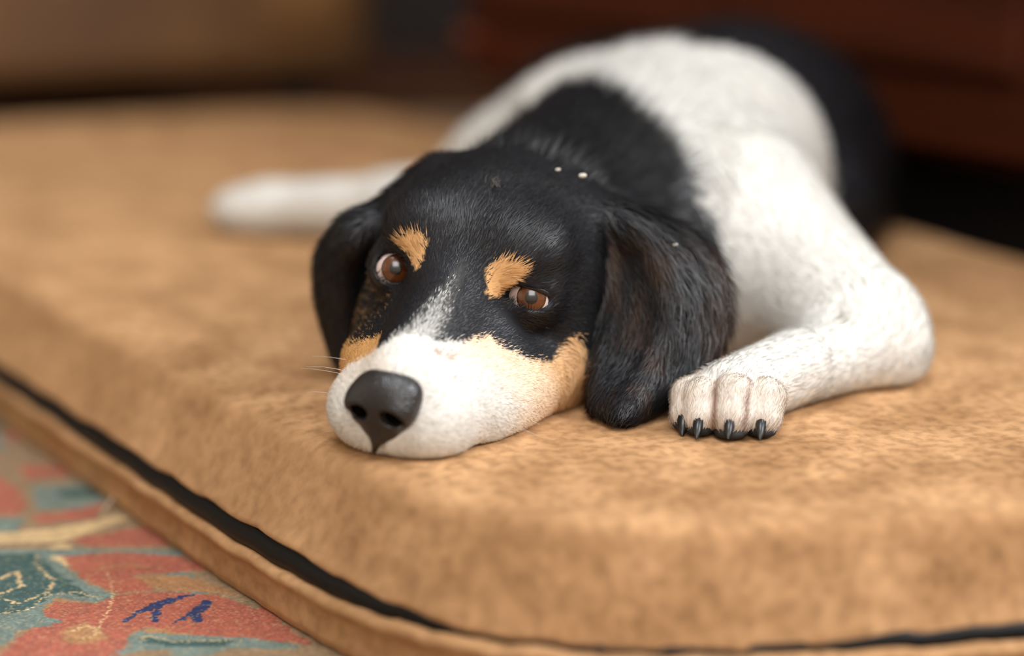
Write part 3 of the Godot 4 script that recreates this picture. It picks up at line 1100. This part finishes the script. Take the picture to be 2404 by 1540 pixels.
# by kind of coat: length, width, lift, strands per square metre
const COAT := {
	MUZZLE: [0.0040, 0.00032, 0.10, 1.5e6], FACE: [0.0062, 0.00038, 0.11, 1.2e6], NECK: [0.027, 0.0006, 0.28, 4.5e5], EAR: [0.015, 0.0005, 0.20, 7.0e5],
	BODY: [0.016, 0.0008, 0.20, 1.8e5], LEG: [0.008, 0.0006, 0.15, 3.0e5], PAW: [0.0045, 0.00035, 0.15, 1.2e6], RUMP: [0.018, 0.0012, 0.20, 6.0e4],
}


func fur(d: Dictionary) -> ArrayMesh:
	var pos := PackedVector3Array()
	var nor := PackedVector3Array()
	var col := PackedColorArray()
	var idx := PackedInt32Array()
	var P: PackedVector3Array = d.pos
	var Nn: PackedVector3Array = d.nor
	var F: PackedVector3Array = d.flow
	var T: PackedInt32Array = d.tag
	var I: PackedInt32Array = d.idx
	for t in range(0, I.size(), 3):
		var a := I[t]
		var b := I[t + 1]
		var c := I[t + 2]
		var pa := P[a]
		if pa.y < MAT_TOP + 0.0015:
			continue
		var ab := P[b] - pa
		var ac := P[c] - pa
		var tg := T[a]
		var spec: Array = COAT[tg]
		var want := ab.cross(ac).length() * 0.5 * float(spec[3])
		var n := Nn[a]
		if n.z < -0.35 and n.y < 0.35:      # the far side, which no step aside can show
			want *= 0.25
		var count := int(want)
		if rng.randf() < want - count:
			count += 1
		for k in count:
			var u := rng.randf()
			var v := rng.randf()
			if u + v > 1.0:
				u = 1.0 - u
				v = 1.0 - v
			var p := pa + ab * u + ac * v
			var nn := (n * (1.0 - u - v) + Nn[b] * u + Nn[c] * v).normalized()
			var clump := Vector3(grain.get_noise_3d(p.x * 120.0, p.y * 120.0, p.z * 120.0), grain.get_noise_3d(p.y * 120.0 + 9.0, p.z * 120.0, p.x * 120.0), grain.get_noise_3d(p.z * 120.0, p.x * 120.0 + 5.0, p.y * 120.0))
			var fl := F[a] + clump * 0.55 + Vector3(rng.randf_range(-1, 1), rng.randf_range(-1, 1), rng.randf_range(-1, 1)) * 0.16
			fl = fl - nn * fl.dot(nn)
			if fl.length() < 0.05:
				continue
			fl = fl.normalized()
			var len := float(spec[0]) * rng.randf_range(0.6, 1.2)
			if tg == EAR:
				len *= lerpf(0.4, 1.15, smoothstep(0.095, 0.13, p.y)) * (0.5 if p.x < 0.0 else 1.0)
			var lift := float(spec[2]) * rng.randf_range(0.3, 1.7)
			if tg == NECK or tg == BODY:
				var border := ruff(p, tg)
				if border < 0.0 and border > -0.025:
					len = 0.034 * rng.randf_range(0.5, 1.2)
					lift = 0.26 * rng.randf_range(0.3, 1.6)
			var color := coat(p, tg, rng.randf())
			var shade := rng.randf_range(0.75, 1.25)
			if color.r > 0.3:
				shade = rng.randf_range(0.84, 1.08)
			color = Color(color.r * shade, color.g * shade, color.b * shade)
			var w := fl.cross(nn) * (float(spec[1]) * rng.randf_range(0.7, 1.2) * 0.5)
			var root := p - nn * 0.0004
			var midp := p + fl * (len * 0.5) + nn * (len * lift * 0.6)
			var tip := p + fl * (len * 0.97) + nn * (len * lift * 0.75)
			midp.y = maxf(midp.y, MAT_TOP + 0.0003)
			root.y = maxf(root.y, MAT_TOP + 0.0002)
			if tip.y < MAT_TOP:
				tip.y = MAT_TOP + 0.0005
			var sn := (nn + Vector3(rng.randf_range(-1, 1), rng.randf_range(-1, 1), rng.randf_range(-1, 1)) * (0.16 if color.r < 0.3 else 0.30)).normalized()
			var at := pos.size()
			pos.append(root - w)
			pos.append(root + w)
			pos.append(midp - w * 0.8)
			pos.append(midp + w * 0.8)
			pos.append(tip)
			for q in 5:
				nor.append(sn)
				col.append(color)
			idx.append(at)
			idx.append(at + 2)
			idx.append(at + 1)
			idx.append(at + 1)
			idx.append(at + 2)
			idx.append(at + 3)
			idx.append(at + 2)
			idx.append(at + 4)
			idx.append(at + 3)
	var arr := []
	arr.resize(Mesh.ARRAY_MAX)
	arr[Mesh.ARRAY_VERTEX] = pos
	arr[Mesh.ARRAY_NORMAL] = nor
	arr[Mesh.ARRAY_COLOR] = col
	arr[Mesh.ARRAY_INDEX] = idx
	var m := ArrayMesh.new()
	m.add_surface_from_arrays(Mesh.PRIMITIVE_TRIANGLES, arr)
	return m


func build_nose(dog: Node3D) -> void:
	var L := []
	var NZ := EZ.rotated(EY, deg_to_rad(-5.0))      # the nose leans to the dog's right, as it lies
	var NY := EY.rotated(NZ, deg_to_rad(5.0))
	var NX := NY.cross(NZ)
	var B := Basis(NX, NY, NZ)
	var c := hp(-0.0012, -0.0312, 0.0775)
	var at := func(x: float, y: float, z: float) -> Vector3: return c + NX * x + NY * y + NZ * z
	ell(L, at.call(0.0, 0.0020, -0.001), Vector3(0.0172, 0.0132, 0.0125), B, 0.004, 0, EZ)
	ell(L, at.call(0.0, -0.0080, 0.0005), Vector3(0.0120, 0.0110, 0.0088), B, 0.006, 0, EZ)
	for s in [-1.0, 1.0]:
		ell(L, at.call(s * 0.0100, -0.0005, 0.0045), Vector3(0.0074, 0.0078, 0.0076), B, 0.004, 0, EZ)
	ell(L, at.call(0.0035, 0.0070, -0.0020), Vector3(0.0130, 0.0080, 0.0090), B, 0.005, 0, EZ)
	cap(L, at.call(0.0, -0.0150, 0.0065), 0.0022, Vector3(-0.0630, 0.0815, -0.0030), 0.0011, 0.004, 0)
	for s in [-1.0, 1.0]:
		ell(L, at.call(s * 0.0086, -0.0030, 0.0115), Vector3(0.0056, 0.0040, 0.0080), B.rotated(NZ, deg_to_rad(-12.0 * s)), 0.0015, 0, EZ).sub = true
		cap(L, at.call(s * 0.0118, -0.0045, 0.0105), 0.0026, at.call(s * 0.0178, -0.0080, 0.0050), 0.0012, 0.0015, 0).sub = true
	cap(L, at.call(0.0, -0.0010, 0.0140), 0.0010, at.call(0.0, -0.0170, 0.0100), 0.0010, 0.002, 0).sub = true
	var d := net(L, hp(0, -0.032, 0.078) - Vector3(0.028, 0.028, 0.028), hp(0, -0.032, 0.078) + Vector3(0.028, 0.028, 0.028), 0.0008, MAT_TOP)
	var skin := mat(Color(0.125, 0.115, 0.118), 0.34, 0.55)
	var n := noise_tex(0.09, 41, Color(0, 0, 0), Color(1, 1, 1), 256, 2)
	skin.heightmap_enabled = true
	skin.heightmap_texture = n
	skin.heightmap_scale = 0.05
	skin.uv1_triplanar = true
	skin.uv1_scale = Vector3(25, 25, 25)
	var nose := put("nose", to_mesh([d], false), skin, dog)
	for s in [-1.0, 1.0]:
		var hole := []
		ell(hole, at.call(s * 0.0086, -0.0030, 0.0045), Vector3(0.0066, 0.0050, 0.0034), B, 0.001, 0, EZ)
		var h := net(hole, at.call(s * 0.0086, -0.003, 0.0045) - Vector3(0.01, 0.01, 0.01), at.call(s * 0.0086, -0.003, 0.0045) + Vector3(0.01, 0.01, 0.01), 0.001, MAT_TOP)
		put("nostril", to_mesh([h], false), mat(Color(0.03, 0.025, 0.025), 0.9, 0.1), nose)


const EYE_R := 0.0122


# eye: centre, axis of the opening, sideways, up, half width, upper and lower half height (radians)
func eye_frame(s: float) -> Array:
	var at := hp(-0.0362, -0.0035, -0.0088) if s < 0.0 else hp(0.0345, -0.0005, -0.0088)
	var gaze := (cam_at - at).normalized()
	var side := gaze.cross(Vector3.UP).normalized() * -1.0
	var o: Vector3 = (gaze - side * (0.12 if s < 0.0 else 0.19)).normalized()
	var v := (EY - o * EY.dot(o)).normalized()
	return [at, o, v.cross(o).normalized(), v, deg_to_rad(44.0 if s < 0.0 else 72.0), deg_to_rad(37.0 if s < 0.0 else 20.0), deg_to_rad(38.0 if s < 0.0 else 26.0)]


func build_eye(dog: Node3D, s: float) -> void:
	var R := EYE_R
	var fr := eye_frame(s)
	var at: Vector3 = fr[0]
	var gaze := (cam_at - at).normalized()
	var eye := Node3D.new()
	eye.name = "eye"
	eye.position = at
	dog.add_child(eye, true)
	var wet := func(c: Color) -> StandardMaterial3D:
		var m := mat(c, 0.25)
		m.clearcoat_enabled = true
		m.clearcoat = 1.0
		m.clearcoat_roughness = 0.03
		return m
	var white: StandardMaterial3D = wet.call(Color(0.80, 0.72, 0.70))
	var sp := SphereMesh.new()
	sp.radius = R
	sp.height = 2.0 * R
	sp.radial_segments = 32
	sp.rings = 16
	put("eyeball", sp, white, eye)
	# iris and pupil: caps on the ball, the iris streaked from amber to a dark rim
	var tone := func(t: float, a: float) -> Color:
		var streak := 0.75 + 0.35 * grain.get_noise_2d(a * 9.0, t * 2.0)
		var c := Color(0.105, 0.026, 0.007).lerp(Color(0.165, 0.046, 0.010), t) * streak
		return c.lerp(Color(0.015, 0.008, 0.006), smoothstep(0.80, 1.0, t))
	var im: StandardMaterial3D = wet.call(Color.WHITE)
	im.vertex_color_use_as_albedo = true
	put("iris", cap_mesh(gaze, R * 1.006, deg_to_rad(35.0), 0.0, tone), im, eye)
	var black: StandardMaterial3D = wet.call(Color(0.01, 0.01, 0.012))
	put("pupil", cap_mesh(gaze, R * 1.012, deg_to_rad(14.5), 0.0, func(_t: float, _a: float) -> Color: return Color.WHITE), black, eye)
	# lids: a ring of skin round an almond opening
	var o: Vector3 = fr[1]
	var u: Vector3 = fr[2]
	var v: Vector3 = fr[3]
	var wa: float = fr[4]
	var up: float = fr[5]
	var dn: float = fr[6]
	var st := begin()
	var prof := [[0.0, 0.985], [0.0, 1.05], [0.04, 1.10], [0.14, 1.14], [0.28, 1.13], [0.45, 1.02]]
	var n := 48
	for i in n:
		var a := TAU * i / n
		var ca := cos(a)
		var sa := sin(a)
		var x := ca * wa
		var y := (pow(absf(sa), 0.9)) * (up if sa > 0.0 else -dn)
		if s > 0.0:
			y += deg_to_rad(4.0) * ca * (1.0 if sa > 0.0 else 0.3) * -1.0
		for q in prof:
			var grow := 1.0 + float(q[0]) * 0.9
			var ax := x * grow + ca * float(q[0]) * 0.25
			var ay := y * grow + sa * float(q[0]) * 0.45
			var rho := sqrt(ax * ax + ay * ay)
			var ph := atan2(ay, ax)
			var dir: Vector3 = o * cos(rho) + (u * cos(ph) + v * sin(ph)) * sin(rho)
			st.add_vertex(dir * R * float(q[1]))
	var m := prof.size()
	for i in n:
		var k := (i + 1) % n
		for j in m - 1:
			for q in [i * m + j, i * m + j + 1, k * m + j + 1, i * m + j, k * m + j + 1, k * m + j]:
				st.add_index(q)
	st.generate_normals()
	var lid := mat(Color(0.085, 0.08, 0.085), 0.42)
	lid.cull_mode = BaseMaterial3D.CULL_DISABLED
	put("eyelid", st.commit(), lid, eye)


func cap_mesh(dir: Vector3, R: float, half: float, _from: float, tone: Callable) -> ArrayMesh:
	var st := begin()
	var u := dir.cross(Vector3.UP).normalized()
	var v := u.cross(dir).normalized()
	var rings := 12
	var n := 40
	for i in rings + 1:
		var t := i / float(rings)
		var r := half * t
		for j in n:
			var a := TAU * j / n
			var p := dir * cos(r) + (u * cos(a) + v * sin(a)) * sin(r)
			st.set_color(tone.call(t, a))
			st.set_normal(p)
			st.add_vertex(p * R)
	for i in rings:
		for j in n:
			var k := (j + 1) % n
			for q in [i * n + j, (i + 1) * n + j, (i + 1) * n + k, i * n + j, (i + 1) * n + k, i * n + k]:
				st.add_index(q)
	return st.commit()


func build_claws(dog: Node3D) -> void:
	var horn := mat(Color(0.10, 0.095, 0.095), 0.35)
	var pad_skin := mat(Color(0.11, 0.10, 0.095), 0.75)
	for t in TOES:
		var r: float = t[2]
		var x: Vector3 = PAW_AT + PAW_ACROSS * float(t[0]) + PAW_TO * (float(t[1]) + 0.0075)
		var st := begin()
		var p0 := x + Vector3.UP * (r * 0.95) + PAW_TO * r * 0.45
		tube(st, [p0, p0 + PAW_TO * 0.0045 - Vector3.UP * 0.0012, p0 + PAW_TO * 0.0078 - Vector3.UP * 0.0042, p0 + PAW_TO * 0.0092 - Vector3.UP * 0.0075], [0.0034, 0.0033, 0.0025, 0.0006] if float(t[0]) < -0.015 else [0.0028, 0.0027, 0.0021, 0.0005], 10)
		put("claw", st.commit(), horn, dog)
		var L := []
		ell(L, x + Vector3.UP * 0.0030 + PAW_TO * r * 0.32, Vector3(r * 0.74, 0.0046, r * 0.74), Basis(), 0.003, 0, Vector3.UP)
		var d := net(L, x - Vector3(0.02, 0.005, 0.02), x + Vector3(0.02, 0.02, 0.02), 0.0012, MAT_TOP)
		put("toe_pad", to_mesh([d], false), pad_skin, dog)


func build_whiskers(dog: Node3D) -> void:
	var pale := mat(Color(0.85, 0.83, 0.8), 0.5)
	for w in [[-1.0, 0.052, -0.034, 0.030], [-1.0, 0.044, -0.040, 0.036], [-1.0, 0.036, -0.036, 0.034], [-1.0, 0.058, -0.044, 0.026], [1.0, 0.052, -0.034, 0.030], [1.0, 0.044, -0.041, 0.036], [1.0, 0.034, -0.036, 0.034], [1.0, 0.026, -0.044, 0.030]]:
		var s: float = w[0]
		var a := hp(s * 0.026, w[2], w[1])
		var dir: Vector3 = (EX * s + EZ * 0.15 + EY * 0.10).normalized()
		var pts := []
		var radii := []
		for i in 6:
			var t := i / 5.0
			pts.append(a + dir * float(w[3]) * t - EY * (0.010 * t * t) - EZ * (0.012 * t * t))
			radii.append(lerpf(0.00014, 0.00004, t))
		var st := begin()
		tube(st, pts, radii, 5)
		put("whisker", st.commit(), pale, dog)
	# a few white hairs that stand up on the crown
	var st2 := begin()
	for k in 9:
		var base := Vector3(-0.0095, 0.1905, -0.0850) + Vector3(rng.randf_range(-1, 1), 0.0, rng.randf_range(-1, 1)) * 0.0042
		var lean := Vector3(rng.randf_range(-0.7, 0.9), 0.8, rng.randf_range(-0.3, 0.7)).normalized()
		tube(st2, [base, base + lean * 0.0040, base + lean * 0.0062 + Vector3(0.001, -0.0008, 0.0)], [0.00022, 0.0002, 0.00006], 4)
	put("white_hair_tuft", st2.commit(), mat(Color(0.38, 0.37, 0.355), 0.6), dog)


func build_specks() -> void:
	var lint := mat(Color(0.80, 0.77, 0.73), 0.8)
	for q in [
		[Vector3(0.0345, 0.1925, -0.1030), 0.0015, "larger pale speck of lint on the black crown behind the right-hand brow"],
		[Vector3(0.0225, 0.1950, -0.1060), 0.0010, "tiny pale speck of lint on the black crown, left of the larger speck"],
		[Vector3(0.0800, 0.1600, -0.0930), 0.0009, "tiny tan crumb caught in the long hair of the dog's left ear"],
	]:
		var L := []
		var r: float = q[1]
		ell(L, Vector3.ZERO, Vector3(r * 1.2, r * 0.8, r), Basis(), 0.001, 0, Vector3.UP)
		ell(L, Vector3(r * 0.8, r * 0.2, r * 0.3), Vector3(r * 0.7, r * 0.6, r * 0.6), Basis(), r * 0.5, 0, Vector3.UP)
		var d := net(L, Vector3.ONE * -0.004, Vector3.ONE * 0.004, 0.00033, -1.0)
		var o := put("crumb" if r < 0.00095 else "lint_speck", to_mesh([d], false), lint, self, q[0])
		tag(o, q[2], "crumb" if r < 0.00095 else "lint")
	var st := begin()
	tube(st, [Vector3(-0.2085, 0.0165, -0.1950), Vector3(-0.2130, 0.0120, -0.1790), Vector3(-0.2185, 0.0040, -0.1600), Vector3(-0.2215, 0.0006, -0.1500)], [0.0005, 0.0007, 0.0006, 0.0002], 6)
	tube(st, [Vector3(-0.2075, 0.0155, -0.1930), Vector3(-0.2105, 0.0135, -0.1800), Vector3(-0.2150, 0.0080, -0.1660)], [0.0004, 0.0006, 0.0002], 6)
	var th := put("loose_thread", st.commit(), mat(Color(0.82, 0.74, 0.62), 0.8), self)
	tag(th, "pale loose thread hanging from the cushion's lower edge onto the rug", "thread")
